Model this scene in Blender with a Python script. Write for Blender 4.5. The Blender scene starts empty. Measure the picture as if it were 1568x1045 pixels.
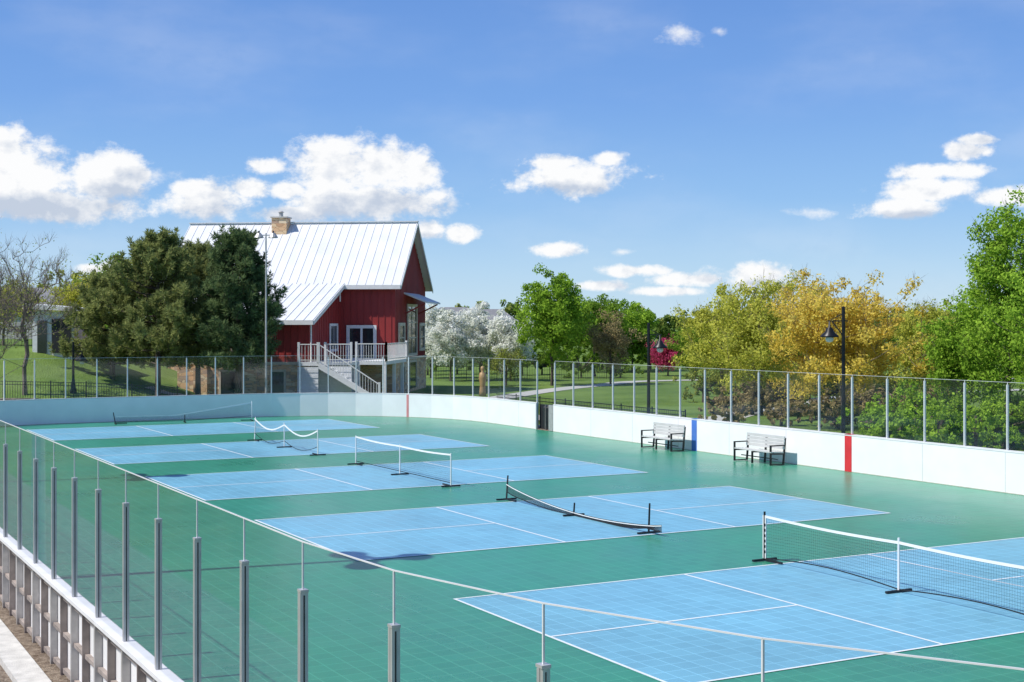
import bpy, math, numpy as np
from mathutils import Vector, noise
D=bpy.data; scn=bpy.context.scene
rad=math.radians
TH=0.503; X0=-2.883; Y0=25.534; CAMH=4.44
ct,st=math.cos(TH),math.sin(TH)
def P(u,v): return (X0+u*ct-v*st, Y0+u*st+v*ct)

# ------------------------------------------------------------ materials
def nmat(name):
    m=D.materials.new(name); m.use_nodes=True
    nt=m.node_tree; b=nt.nodes['Principled BSDF']; return m,nt,b
def mat(name,col,rough=.6,metal=0,var=.15,scale=4,bump=0,bscale=30,spec=.5,col2=None,vec_scale=None):
    m,nt,b=nmat(name); N=nt.nodes; L=nt.links
    b.inputs['Roughness'].default_value=rough; b.inputs['Metallic'].default_value=metal
    b.inputs['Specular IOR Level'].default_value=spec
    tc=N.new('ShaderNodeTexCoord'); mp=N.new('ShaderNodeMapping'); L.new(tc.outputs['Object'],mp.inputs[0])
    if vec_scale: mp.inputs['Scale'].default_value=vec_scale
    nz=N.new('ShaderNodeTexNoise'); nz.inputs['Scale'].default_value=scale; nz.inputs['Detail'].default_value=6
    L.new(mp.outputs[0],nz.inputs['Vector'])
    r=N.new('ShaderNodeValToRGB'); r.color_ramp.elements[0].position=.3; r.color_ramp.elements[1].position=.7
    c2=col2 or tuple(min(1,c*(1+var)) for c in col)
    c1=tuple(c*(1-var) for c in col) if not col2 else col
    r.color_ramp.elements[0].color=(*c1,1); r.color_ramp.elements[1].color=(*c2,1)
    L.new(nz.outputs['Fac'],r.inputs[0]); L.new(r.outputs[0],b.inputs['Base Color'])
    if bump:
        n2=N.new('ShaderNodeTexNoise'); n2.inputs['Scale'].default_value=bscale; n2.inputs['Detail'].default_value=4
        L.new(mp.outputs[0],n2.inputs['Vector'])
        bp=N.new('ShaderNodeBump'); bp.inputs['Strength'].default_value=bump; bp.inputs['Distance'].default_value=.05
        L.new(n2.outputs['Fac'],bp.inputs['Height']); L.new(bp.outputs[0],b.inputs['Normal'])
    return m
def leafmat(name,c1,c2,trans=.4,nscale=.8):
    m,nt,b=nmat(name); N=nt.nodes; L=nt.links; N.remove(b)
    b=N.new('ShaderNodeBsdfDiffuse')
    g=N.new('ShaderNodeNewGeometry'); nz=N.new('ShaderNodeTexNoise'); nz.inputs['Scale'].default_value=nscale; nz.inputs['Detail'].default_value=1
    L.new(g.outputs['Position'],nz.inputs['Vector'])
    a=N.new('ShaderNodeMath'); a.operation='MULTIPLY_ADD'; a.inputs[1].default_value=.55
    L.new(g.outputs['Random Per Island'],a.inputs[0])
    s=N.new('ShaderNodeMath'); s.operation='MULTIPLY_ADD'; s.inputs[1].default_value=1.4; s.inputs[2].default_value=-.48
    L.new(nz.outputs['Fac'],s.inputs[0]); L.new(s.outputs[0],a.inputs[2])
    r=N.new('ShaderNodeValToRGB'); r.color_ramp.elements[0].color=(*c1,1); r.color_ramp.elements[1].color=(*c2,1)
    L.new(a.outputs[0],r.inputs[0]); L.new(r.outputs[0],b.inputs['Color'])
    t=N.new('ShaderNodeBsdfTranslucent'); L.new(r.outputs[0],t.inputs['Color'])
    mx=N.new('ShaderNodeMixShader'); mx.inputs[0].default_value=trans
    L.new(b.outputs[0],mx.inputs[1]); L.new(t.outputs[0],mx.inputs[2]); L.new(mx.outputs[0],N['Material Output'].inputs[0])
    return m
def floormat(name,col,rough=.33):
    m,nt,b=nmat(name); N=nt.nodes; L=nt.links
    tc=N.new('ShaderNodeTexCoord')
    br=N.new('ShaderNodeTexBrick'); br.offset=0; br.squash=1
    br.inputs['Scale'].default_value=1; br.inputs['Brick Width'].default_value=.3048; br.inputs['Row Height'].default_value=.3048
    br.inputs['Mortar Size'].default_value=.009; br.inputs['Mortar Smooth'].default_value=.3; br.inputs['Bias'].default_value=0
    br.inputs['Color1'].default_value=(*[c*.93 for c in col],1); br.inputs['Color2'].default_value=(*[c*1.05 for c in col],1)
    br.inputs['Mortar'].default_value=(*[min(1,c*1.35+.025) for c in col],1)
    L.new(tc.outputs['Object'],br.inputs['Vector'])
    nz=N.new('ShaderNodeTexNoise'); nz.inputs['Scale'].default_value=.35; nz.inputs['Detail'].default_value=7; nz.inputs['Roughness'].default_value=.65
    L.new(tc.outputs['Object'],nz.inputs['Vector'])
    mr=N.new('ShaderNodeMapRange'); mr.inputs[1].default_value=.25; mr.inputs[2].default_value=.75; mr.inputs[3].default_value=.86; mr.inputs[4].default_value=1.12
    L.new(nz.outputs['Fac'],mr.inputs[0])
    mu=N.new('ShaderNodeMix'); mu.data_type='RGBA'; mu.blend_type='MULTIPLY'; mu.inputs[0].default_value=1
    L.new(br.outputs['Color'],mu.inputs[6]); L.new(mr.outputs[0],mu.inputs[7]); L.new(mu.outputs[2],b.inputs['Base Color'])
    r2=N.new('ShaderNodeMapRange'); r2.inputs[1].default_value=.3; r2.inputs[2].default_value=.7; r2.inputs[3].default_value=rough-.05; r2.inputs[4].default_value=rough+.06
    L.new(nz.outputs['Fac'],r2.inputs[0]); L.new(r2.outputs[0],b.inputs['Roughness'])
    bp=N.new('ShaderNodeBump'); bp.inputs['Strength'].default_value=.25; bp.inputs['Distance'].default_value=.004; bp.invert=True
    L.new(br.outputs['Fac'],bp.inputs['Height']); L.new(bp.outputs[0],b.inputs['Normal'])
    b.inputs['Specular IOR Level'].default_value=.45
    return m
def stonemat(name,cols,sc=(2.2,2.2,6)):
    m,nt,b=nmat(name); N=nt.nodes; L=nt.links
    tc=N.new('ShaderNodeTexCoord'); mp=N.new('ShaderNodeMapping'); mp.inputs['Scale'].default_value=sc
    L.new(tc.outputs['Object'],mp.inputs[0])
    v=N.new('ShaderNodeTexVoronoi'); v.inputs['Scale'].default_value=1; v.distance='CHEBYCHEV'; L.new(mp.outputs[0],v.inputs['Vector'])
    r=N.new('ShaderNodeValToRGB'); r.color_ramp.interpolation='CONSTANT'
    e=r.color_ramp.elements
    for i,c in enumerate(cols):
        if i<2: el=e[i]; el.position=i/len(cols)
        else: el=e.new(i/len(cols))
        el.color=(*c,1)
    sx=N.new('ShaderNodeSeparateColor'); L.new(v.outputs['Color'],sx.inputs[0]); L.new(sx.outputs[0],r.inputs[0])
    v2=N.new('ShaderNodeTexVoronoi'); v2.feature='DISTANCE_TO_EDGE'; L.new(mp.outputs[0],v2.inputs['Vector']); v2.inputs['Scale'].default_value=1
    mr=N.new('ShaderNodeMapRange'); mr.inputs[2].default_value=.06; mr.inputs[3].default_value=.6; L.new(v2.outputs[0],mr.inputs[0])
    mu=N.new('ShaderNodeMix'); mu.data_type='RGBA'; mu.blend_type='MULTIPLY'; mu.inputs[0].default_value=1
    L.new(r.outputs[0],mu.inputs[6]); L.new(mr.outputs[0],mu.inputs[7]); L.new(mu.outputs[2],b.inputs['Base Color'])
    bp=N.new('ShaderNodeBump'); bp.inputs['Strength'].default_value=.5; bp.inputs['Distance'].default_value=.05
    L.new(mr.outputs[0],bp.inputs['Height']); L.new(bp.outputs[0],b.inputs['Normal']); b.inputs['Roughness'].default_value=.85
    return m
def glassmat(name,tint=(.965,.975,.97),dust=.013):
    m,nt,b=nmat(name); N=nt.nodes; L=nt.links; N.remove(b)
    t=N.new('ShaderNodeBsdfTransparent'); t.inputs[0].default_value=(*tint,1)
    g=N.new('ShaderNodeBsdfGlossy'); g.inputs['Roughness'].default_value=.03
    d=N.new('ShaderNodeBsdfDiffuse'); d.inputs[0].default_value=(.6,.6,.58,1)
    f=N.new('ShaderNodeFresnel'); ge=N.new('ShaderNodeNewGeometry'); mi=N.new('ShaderNodeMapRange')
    mi.inputs[3].default_value=1.5; mi.inputs[4].default_value=1/1.5
    L.new(ge.outputs['Backfacing'],mi.inputs[0]); L.new(mi.outputs[0],f.inputs[0])
    m1=N.new('ShaderNodeMixShader'); L.new(f.outputs[0],m1.inputs[0]); L.new(t.outputs[0],m1.inputs[1]); L.new(g.outputs[0],m1.inputs[2])
    nz=N.new('ShaderNodeTexNoise'); nz.inputs['Scale'].default_value=1.5; nz.inputs['Detail'].default_value=5
    mr=N.new('ShaderNodeMapRange'); mr.inputs[1].default_value=.3; mr.inputs[2].default_value=.8; mr.inputs[4].default_value=dust*2
    tc=N.new('ShaderNodeTexCoord'); L.new(tc.outputs['Object'],nz.inputs['Vector']); L.new(nz.outputs['Fac'],mr.inputs[0])
    m2=N.new('ShaderNodeMixShader'); L.new(mr.outputs[0],m2.inputs[0]); L.new(m1.outputs[0],m2.inputs[1]); L.new(d.outputs[0],m2.inputs[2])
    L.new(m2.outputs[0],N['Material Output'].inputs[0]); return m

M=dict(
 green=floormat('court_green',(.036,.25,.15),.30),
 blue=floormat('court_blue',(.175,.42,.545),.34),
 line=mat('line_paint',(.76,.80,.82),.5,var=.06),
 board=mat('board_white',(.86,.85,.84),.35,var=.04,scale=1.2),
 ledge=mat('ledge_white',(.74,.73,.72),.45,var=.08,scale=3),
 steel=mat('galvanised_steel',(.48,.46,.44),.45,.4,var=.12,scale=8),
 alu=mat('aluminium_post',(.55,.54,.54),.38,.45,var=.08,scale=6),
 postw=mat('white_post',(.70,.70,.69),.45,.1,var=.05),
 frame=mat('rust_frame',(.32,.27,.24),.7,.2,var=.25,scale=5),
 blackm=mat('black_metal',(.012,.012,.013),.4,.3,var=.2),
 black=mat('black_plastic',(.015,.015,.017),.55,var=.2),
 netthread=mat('net_thread',(.012,.014,.016),.8,var=.1),
 netwhite=mat('net_white',(.78,.78,.76),.6,var=.05),
 redline=mat('red_stripe',(.66,.035,.04),.4,var=.08),
 pinkline=mat('faded_red_stripe',(.65,.25,.25),.5,var=.08),
 blueline=mat('blue_stripe',(.07,.19,.58),.4,var=.08),
 conc=mat('concrete',(.56,.54,.50),.85,var=.15,scale=6,bump=.3,bscale=60),
 mulch=mat('mulch',(.12,.08,.05),.95,scale=14,bump=1,bscale=40,col2=(.36,.29,.22)),
 path=mat('path_paving',(.44,.43,.40),.9,var=.1,scale=2),
 siding=mat('red_siding',(.31,.030,.027),.55,var=.12,scale=1.2,vec_scale=(1,1,.4)),
 roof=mat('metal_roof',(.70,.71,.72),.5,.0,var=.06,scale=.7),
 trim=mat('white_trim',(.78,.77,.74),.5,var=.05),
 tan=mat('tan_frame',(.58,.52,.41),.5,var=.08),
 win=mat('window_glass',(.02,.025,.03),.07,var=.1,spec=.8),
 lap=mat('white_deck',(.76,.76,.76),.6,var=.06),
 stone=stonemat('ledge_stone',[(.74,.46,.25),(.58,.34,.19),(.80,.57,.34),(.50,.34,.24),(.76,.48,.27),(.82,.64,.43)]),
 stone2=stonemat('wall_stone',[(.34,.24,.18),(.25,.18,.14),(.40,.32,.25),(.22,.18,.15)],(2.5,2.5,5)),
 bark=mat('bark',(.085,.066,.05),.95,var=.3,scale=8,bump=.5,bscale=20),
 barkg=mat('bark_grey',(.19,.15,.13),.95,var=.3,scale=8),
 glass=glassmat('clear_panel'),
 bench=mat('bench_slats',(.55,.55,.53),.5,var=.08),
 lens=mat('lamp_lens',(.7,.7,.66),.2,var=.02),
 roofgrey=mat('shingles',(.20,.20,.21),.9,var=.15,scale=3),
 housew=mat('house_siding',(.5,.48,.44),.8,var=.06),
 bronze=mat('bronze',(.40,.25,.12),.5,.1,var=.2),
)
def grassmat():
    m,nt,b=nmat('grass'); N=nt.nodes; L=nt.links
    tc=N.new('ShaderNodeTexCoord')
    n1=N.new('ShaderNodeTexNoise'); n1.inputs['Scale'].default_value=.16; n1.inputs['Detail'].default_value=10; n1.inputs['Roughness'].default_value=.78
    L.new(tc.outputs['Object'],n1.inputs['Vector'])
    r=N.new('ShaderNodeValToRGB'); r.color_ramp.elements[0].position=.32; r.color_ramp.elements[1].position=.68
    r.color_ramp.elements[0].color=(.065,.125,.022,1); r.color_ramp.elements[1].color=(.20,.29,.07,1)
    L.new(n1.outputs['Fac'],r.inputs[0]); L.new(r.outputs[0],b.inputs['Base Color'])
    n2=N.new('ShaderNodeTexNoise'); n2.inputs['Scale'].default_value=12; n2.inputs['Detail'].default_value=5
    L.new(tc.outputs['Object'],n2.inputs['Vector'])
    bp=N.new('ShaderNodeBump'); bp.inputs['Strength'].default_value=.8; bp.inputs['Distance'].default_value=.12
    L.new(n2.outputs['Fac'],bp.inputs['Height']); L.new(bp.outputs[0],b.inputs['Normal'])
    b.inputs['Roughness'].default_value=.9; b.inputs['Specular IOR Level'].default_value=.1
    return m
M['grass']=grassmat()
LM=dict(
 pine=leafmat('pine_needles',(.12,.16,.055),(.44,.47,.17),.42,1.6),
 pined=leafmat('pine_needles_dark',(.06,.10,.045),(.24,.32,.13),.4,1.6),
 green=leafmat('leaf_green',(.09,.18,.02),(.32,.48,.06)),
 lime=leafmat('leaf_lime',(.14,.27,.025),(.40,.60,.07)),
 dgreen=leafmat('leaf_dark',(.08,.15,.03),(.26,.36,.08)),
 yellow=leafmat('leaf_yellow',(.56,.41,.05),(.93,.75,.17),.45),
 ygreen=leafmat('leaf_yellowgreen',(.36,.40,.05),(.72,.70,.14),.45),
 white=leafmat('blossom_white',(.68,.71,.58),(.95,.95,.93),.45),
 pink=leafmat('blossom_pink',(.34,.03,.10),(.75,.13,.26),.4),
 brown=leafmat('leaf_bronze',(.24,.18,.09),(.46,.38,.18),.38),
 olive=leafmat('leaf_olive',(.20,.25,.05),(.46,.50,.12),.4),
 bush=leafmat('bush_green',(.06,.13,.02),(.24,.36,.05)),
)
# ------------------------------------------------------------ mesh builder
class MB:
    def __init__(s): s.v=[];s.f=[];s.m=[];s.mats=[]
    def mi(s,m):
        if m not in s.mats: s.mats.append(m)
        return s.mats.index(m)
    def quad(s,pts,m):
        n=len(s.v); s.v+= [tuple(p) for p in pts]; s.f.append(tuple(range(n,n+len(pts)))); s.m.append(s.mi(m))
    def hexa(s,p,m):
        n=len(s.v); s.v+=[tuple(q) for q in p]; k=s.mi(m)
        for f in ((3,2,1,0),(4,5,6,7),(0,1,5,4),(1,2,6,5),(2,3,7,6),(3,0,4,7)):
            s.f.append(tuple(n+i for i in f)); s.m.append(k)
    def box(s,x0,x1,y0,y1,z0,z1,m,T=None):
        p=[(x0,y0,z0),(x1,y0,z0),(x1,y1,z0),(x0,y1,z0),(x0,y0,z1),(x1,y0,z1),(x1,y1,z1),(x0,y1,z1)]
        if T: p=[T(*q) for q in p]
        s.hexa(p,m)
    def beam(s,a,b,w,h,m,up=(0,0,1)):
        a=Vector(a);b=Vector(b);d=(b-a).normalized();up=Vector(up)
        if abs(d.dot(up))>.98: up=Vector((0,1,0))
        sd=d.cross(up).normalized()*(w/2); u2=sd.cross(d).normalized()*(h/2)
        s.hexa([a-sd-u2,a+sd-u2,b+sd-u2,b-sd-u2,a-sd+u2,a+sd+u2,b+sd+u2,b-sd+u2],m)
    def tube(s,a,b,r0,r1,m,n=10,cap=True):
        a=Vector(a);b=Vector(b);d=(b-a).normalized(); up=Vector((0,0,1)) if abs(d.z)<.95 else Vector((1,0,0))
        x=d.cross(up).normalized(); y=d.cross(x); k=len(s.v); mi=s.mi(m)
        for c,r in ((a,r0),(b,r1)):
            for i in range(n):
                t=2*math.pi*i/n; s.v.append(tuple(c+x*r*math.cos(t)+y*r*math.sin(t)))
        for i in range(n):
            s.f.append((k+i,k+(i+1)%n,k+n+(i+1)%n,k+n+i)); s.m.append(mi)
        if cap:
            s.f.append(tuple(k+i for i in range(n))); s.m.append(mi); s.f.append(tuple(k+n+i for i in range(n-1,-1,-1))); s.m.append(mi)
    def lathe(s,c,prof,m,n=14):
        k=len(s.v); mi=s.mi(m)
        for r,z in prof:
            for i in range(n):
                t=2*math.pi*i/n; s.v.append((c[0]+r*math.cos(t),c[1]+r*math.sin(t),c[2]+z))
        for j in range(len(prof)-1):
            for i in range(n):
                s.f.append((k+j*n+i,k+j*n+(i+1)%n,k+(j+1)*n+(i+1)%n,k+(j+1)*n+i)); s.m.append(mi)
    def obj(s,name,parent=None,rink=False,smooth=False):
        me=D.meshes.new(name); me.from_pydata(s.v,[],s.f); 
        for m in s.mats: me.materials.append(m)
        me.polygons.foreach_set('material_index',s.m); 
        if smooth: me.polygons.foreach_set('use_smooth',[True]*len(s.f))
        me.update(); o=D.objects.new(name,me); scn.collection.objects.link(o)
        if parent: o.parent=parent
        elif rink: o.location=(X0,Y0,0); o.rotation_euler=(0,0,TH)
        return o
def empty(name,rink=False,loc=None):
    e=D.objects.new(name,None); scn.collection.objects.link(e); e.empty_display_size=.5
    if rink: e.location=(X0,Y0,0); e.rotation_euler=(0,0,TH)
    if loc: e.location=loc
    return e
# ------------------------------------------------------------ terrain
def S(t): t=min(1,max(0,t)); return t*t*(3-2*t)
def gz(x,y):
    z=3.1*S((-x-15)/13)*S((y-63.5)/14)
    z+=2.5*S((y-170)/200)
    return z
def terrain():
    xs=np.concatenate([np.linspace(-3000,-220,10),np.arange(-200,-60,10),np.arange(-60,60,2.),np.arange(60,201,10),np.linspace(220,3000,10)])
    ys=np.concatenate([np.linspace(-600,-60,6),np.arange(-50,50,10),np.arange(50,120,2.),np.arange(120,420,15),np.linspace(450,4500,12)])
    v=[(x,y,gz(x,y)) for y in ys for x in xs]; nx=len(xs)
    f=[(j*nx+i,j*nx+i+1,(j+1)*nx+i+1,(j+1)*nx+i) for j in range(len(ys)-1) for i in range(nx-1)]
    me=D.meshes.new('ground'); me.from_pydata(v,[],f); me.materials.append(M['grass']); me.polygons.foreach_set('use_smooth',[True]*len(f))
    o=D.objects.new('ground',me); scn.collection.objects.link(o)
terrain()
# ------------------------------------------------------------ rink
UL,UR,VN,VF,R=-6.34,18.8,-23.1,39.0,8.5
def arc(cx,cy,a0,a1,n): return [(cx+R*math.cos(rad(a0+(a1-a0)*i/n)),cy+R*math.sin(rad(a0+(a1-a0)*i/n))) for i in range(n+1)]
def straight(p,q,d):
    n=max(1,round(math.dist(p,q)/d)); return [(p[0]+(q[0]-p[0])*i/n,p[1]+(q[1]-p[1])*i/n) for i in range(n)]
path=[]
path+=straight((UL,VN+R),(UL,VF-R),1.32)
path+=arc(UL+R,VF-R,180,90,10)
path+=straight((UL+R,VF),(UR-R,VF),1.4)[1:]
path+=arc(UR-R,VF-R,90,0,10)
path+=straight((UR,VF-R),(UR,VN+R),1.47)[1:]
path+=arc(UR-R,VN+R,0,-90,10)
path+=straight((UR-R,VN),(UL+R,VN),1.4)[1:]
path+=arc(UL+R,VN+R,-90,-180,10)[:-1]
NP=len(path)
def offs(d):
    out=[]
    for i in range(NP):
        a=Vector(path[i-1]);b=Vector(path[(i+1)%NP]); t=(b-a).normalized(); n=Vector((-t.y,t.x))
        out.append((path[i][0]+n.x*d,path[i][1]+n.y*d))
    return out
o0=offs(0);o1=offs(.04);o15=offs(.17)
fl=MB(); fl.quad([(x,y,.006) for x,y in reversed(path)],M['green']); fl.obj('rink_floor',rink=True)
GATE=None
for i in range(NP):
    p=path[i]
    if abs(p[0]-UR)<.01 and p[1]<26.2: GATE=i; break
bd=MB(); BH=1.08
def ring(mb,A,B,z0,z1,m,skip=()):
    for i in range(NP):
        if i in skip: continue
        j=(i+1)%NP
        mb.hexa([(*A[i],z0),(*A[j],z0),(*B[j],z0),(*B[i],z0),(*A[i],z1),(*A[j],z1),(*B[j],z1),(*B[i],z1)],m)
ring(bd,o0,o1,.0,BH,M['board'],(GATE,))
oi=offs(-.008)
cap=MB(); ring(cap,oi,o15,BH+.002,BH+.045,M['ledge'],(GATE,))
be=empty('rink_boards',rink=True)
bd.obj('panels',be); cap.obj('cap_rail',be)
fr=MB()
om=offs(.043); oq=offs(.10)
for z0,z1 in ((.06,.12),(.52,.57),(.98,1.04)): ring(fr,om,oq,z0,z1,M['frame'],(GATE,))
for i in range(NP):
    a=Vector(path[i]);
    n=(Vector(o1[i])-a).normalized(); t=Vector((-n.y,n.x))
    for k in (0,.5):
        c=a+(Vector(path[(i+1)%NP])-a)*k; hw=.03 if k==0 else .012
        q=[c+n*.044-t*hw,c+n*.044+t*hw,c+n*.13+t*hw,c+n*.13-t*hw]
        fr.hexa([(x.x,x.y,.0) for x in q]+[(x.x,x.y,1.07) for x in q],M['steel'] if k==0 else M['frame'])
fr.obj('steel_frame',be)
def stripe(name,v0,w,m):
    s=MB(); s.box(UR-.006,UR-.003,v0-w/2,v0+w/2,0.01,BH-.002,m); s.box(UR-.02,UR+.18,v0-w/2,v0+w/2,BH+.046,BH+.05,m); s.obj(name,be)
stripe('center_red_stripe',7.3,.30,M['redline']); stripe('blue_stripe',15.0,.30,M['blueline']); stripe('blue_stripe_far',-.4,.3,M['blueline'])
s=MB()
for i in range(NP):
    if abs(path[i][0]-UR)<.01 and i%2==0: s.box(UR-.003,UR-.001,path[i][1]-.004,path[i][1]+.004,.02,BH-.02,M['steel'])
s.obj('panel_seams',be)
s=MB(); A_=offs(-.004); B_=offs(-.001); ring(s,A_,B_,.012,.03,M['tan'],(GATE,)); s.obj('kick_strip',be)
ia=min(range(NP),key=lambda i:math.dist(path[i],(17.3,34.9)))
a=Vector(path[ia]); n=(Vector(o1[ia])-a).normalized(); t=Vector((-n.y,n.x)); s=MB()
q=[a-n*.012-t*.06,a-n*.012+t*.06,a-n*.006+t*.06,a-n*.006-t*.06]
s.hexa([(x.x,x.y,.01) for x in q]+[(x.x,x.y,BH+.0) for x in q],M['pinkline']); s.obj('goal_stripe',be)
ge=empty('rink_glass_fence',rink=True)
og=offs(.085); gp=MB(); ed=MB(); po=MB()
GT=2.90
for i in range(NP):
    if i==GATE: continue
    j=(i+1)%NP
    gp.quad([(*og[i],BH+.05),(*og[j],BH+.05),(*og[j],GT),(*og[i],GT)],M['glass'])
    ed.beam((*og[i],GT+.004),(*og[j],GT+.004),.012,.008,M['postw'])
for i in range(NP):
    a=Vector(og[i]); n=(Vector(o1[i])-Vector(path[i])).normalized(); t=Vector((-n.y,n.x))
    near = path[i][1]<20 and path[i][0]<10
    w=.021 if near else .018; d=.03; zt=2.55 if near else 2.84
    m=M['alu'] if near else M['postw']
    for sgn in (-1,1):
        c=a+t*sgn*(w*.62)
        q=[c-n*d-t*w*.5,c-n*d+t*w*.5,c+n*d+t*w*.5,c+n*d-t*w*.5]
        po.hexa([(x.x,x.y,BH+.046) for x in q]+[(x.x,x.y,zt) for x in q],m)
    po.beam((*og[i],BH+.05),(*og[i],zt-.02),.01,.052,M['black'] if near else m)
    ed.beam((*og[i],zt),(*og[i],GT),.012,.012,M['postw'])
    if near: po.beam((a.x,a.y,zt+.002),(a.x,a.y,zt+.02),.06,.07,M['alu'])
gp.obj('clear_panels',ge); ed.obj('panel_edges',ge); po.obj('posts',ge)
def strip(name,d0,d1,z0,z1,m):
    A,B=offs(d0),offs(d1); s=MB(); ring(s,A,B,z0,z1,m); return s.obj(name,rink=True)
strip('concrete_curb',.34,.70,0,.11,M['conc'])
s=MB(); A,B=offs(.04),offs(.34)
ring(s,A,B,.0,.03,M['mulch']); 
A,B=offs(.70),offs(3.2)
for i in range(NP):
    j=(i+1)%NP
    if path[i][0]<UL+4: s.quad([(*A[i],.02),(*B[i],.02),(*B[j],.02),(*A[j],.02)],M['mulch'])
s.obj('mulch_bed',rink=True)
CL,CW=13.41,6.1; KN=4.57
for k,(v0,ex) in enumerate([(0,0),(-10.1,0),(9.96,0),(20.03,0),(30.03,0)]):
    e=empty('pickleball_court',rink=True)
    s=MB(); s.quad([(0,v0,.010),(CL,v0,.010),(CL,v0+CW,.010),(0,v0+CW,.010)],M['blue']); s.obj('playing_surface',e)
    l=MB(); w=.05; z=.014
    def ln(a,b,c,d): l.quad([(a,c,z),(b,c,z),(b,d,z),(a,d,z)],M['line'])
    ln(0,CL,v0,v0+w); ln(0,CL,v0+CW-w,v0+CW); ln(0,w,v0+w,v0+CW-w); ln(CL-w,CL,v0+w,v0+CW-w)
    ln(KN-w,KN,v0+w,v0+CW-w); ln(CL-KN,CL-KN+w,v0+w,v0+CW-w)
    ln(w,KN-w,v0+3.05-w/2,v0+3.05+w/2); ln(CL-KN+w,CL-w,v0+3.05-w/2,v0+3.05+w/2)
    l.obj('painted_lines',e)
# ------------------------------------------------------------ nets
def net(A,B,top,bot,band,posts,strip=False,thread=.003,bandw=.045):
    e=empty('pickleball_net',rink=True)
    A=Vector(A);B=Vector(B); L=(B-A).length; d=(B-A)/L
    def pt(s,z): q=A+(B-A)*s; return (q.x,q.y,z)
    n=int(L/.05); m=MB(); th=thread
    ss=[i/n for i in range(n+1)]
    for s in ss:
        q=A+(B-A)*s; z0,z1=bot(s),top(s)
        m.quad([(q.x-d.x*th/2,q.y-d.y*th/2,z0),(q.x+d.x*th/2,q.y+d.y*th/2,z0),(q.x+d.x*th/2,q.y+d.y*th/2,z1),(q.x-d.x*th/2,q.y-d.y*th/2,z1)],M['netthread'])
    rows=14
    N2=24
    for r in range(rows+1):
        f=r/rows
        for i in range(N2):
            a,b=i/N2,(i+1)/N2
            za=bot(a)+(top(a)-bot(a))*f; zb=bot(b)+(top(b)-bot(b))*f
            m.quad([pt(a,za-th/2),pt(b,zb-th/2),pt(b,zb+th/2),pt(a,za+th/2)],M['netthread'])
    m.obj('mesh',e)
    b=MB()
    for i in range(N2):
        a,c=i/N2,(i+1)/N2
        b.beam(pt(a,top(a)-.02),pt(c,top(c)-.02),.014,bandw,band)
        b.beam(pt(a,bot(a)),pt(c,bot(c)),.014,.018,M['black'])
    if strip:
        for s0 in (0,1): b.beam(pt(s0,bot(s0)),pt(s0,top(s0)),.09,.02,M['netwhite'],up=(d.y,-d.x,0))
        for k in range(6): b.beam(pt(.002,.16+k*.1),pt(.002,.21+k*.1),.05,.03,M['black'],up=(d.y,-d.x,0))
    b.obj('bands',e)
    p=MB()
    nn=Vector((-d.y,d.x))
    for (s,h,lu,lv,mm) in posts:
        q=A+(B-A)*s
        p.tube((q.x,q.y,.02),(q.x+lu,q.y+lv,h),.022,.02,mm,8)
        p.beam((q.x-nn.x*.28,q.y-nn.y*.28,.035),(q.x+nn.x*.28,q.y+nn.y*.28,.035),.05,.035,M['black'])
        if s in (0,1):
            sg=1 if s==0 else -1
            p.beam((q.x,q.y,.04),(q.x+d.x*.5*sg,q.y+d.y*.5*sg,.04),.035,.035,M['black'])
    p.obj('posts',e)
def sag(h0,hm,k):
    return lambda s: h0+(hm-h0)*(1-abs(2*s-1)) - k*math.sin(math.pi*((2*s)%1 if s<1 else 0))
U=6.68
W_=M['netwhite'];Bk=M['blackm']
net((U,-3.63),(U,-10.5),sag(.86,.85,.03),lambda s:.06+.09*math.sin(math.pi*((2*s)%1)),W_,[(0,.93,0,0,Bk),(.5,.91,0,0,W_),(1,.92,0,0,W_)],strip=True)
# collapsed net: tape sags to the floor between leaning posts
net((U,6.45),(U,-.3),lambda s:.42-.24*math.sin(math.pi*s)**.8-.17*s,lambda s:.20-.17*math.sin(math.pi*min(1,s*1.1))**.6 -.12*s+.02,M['netwhite'],[(0,.60,.14,.18,Bk),(.48,.30,.06,.06,Bk),(.93,.64,.06,.05,Bk)],bandw=.018,thread=.007)
net((U,16.35),(U,9.6),sag(.90,.87,.03),lambda s:.12+.0*s,W_,[(0,.92,0,0,W_),(.5,.90,0,0,W_),(1,.92,0,0,W_)])
net((U,26.4),(U,19.7),sag(.86,.84,.28),sag(.3,.25,.22),W_,[(0,.9,.05,.03,W_),(.5,.9,0,0,W_),(1,.9,0,0,W_)])
def inv(x,y): dx,dy=x-X0,y-Y0; return (dx*ct+dy*st,-dx*st+dy*ct)
net(inv(-17.5,60.4),inv(-11.9,62.6),lambda s:.35+.5*max(0,(s-.45))/.55,lambda s:.08+.3*max(0,s-.5),W_,[(0,.52,-.08,.05,Bk),(.5,.35,0,0,Bk),(1,.9,0,0,W_)])
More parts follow.
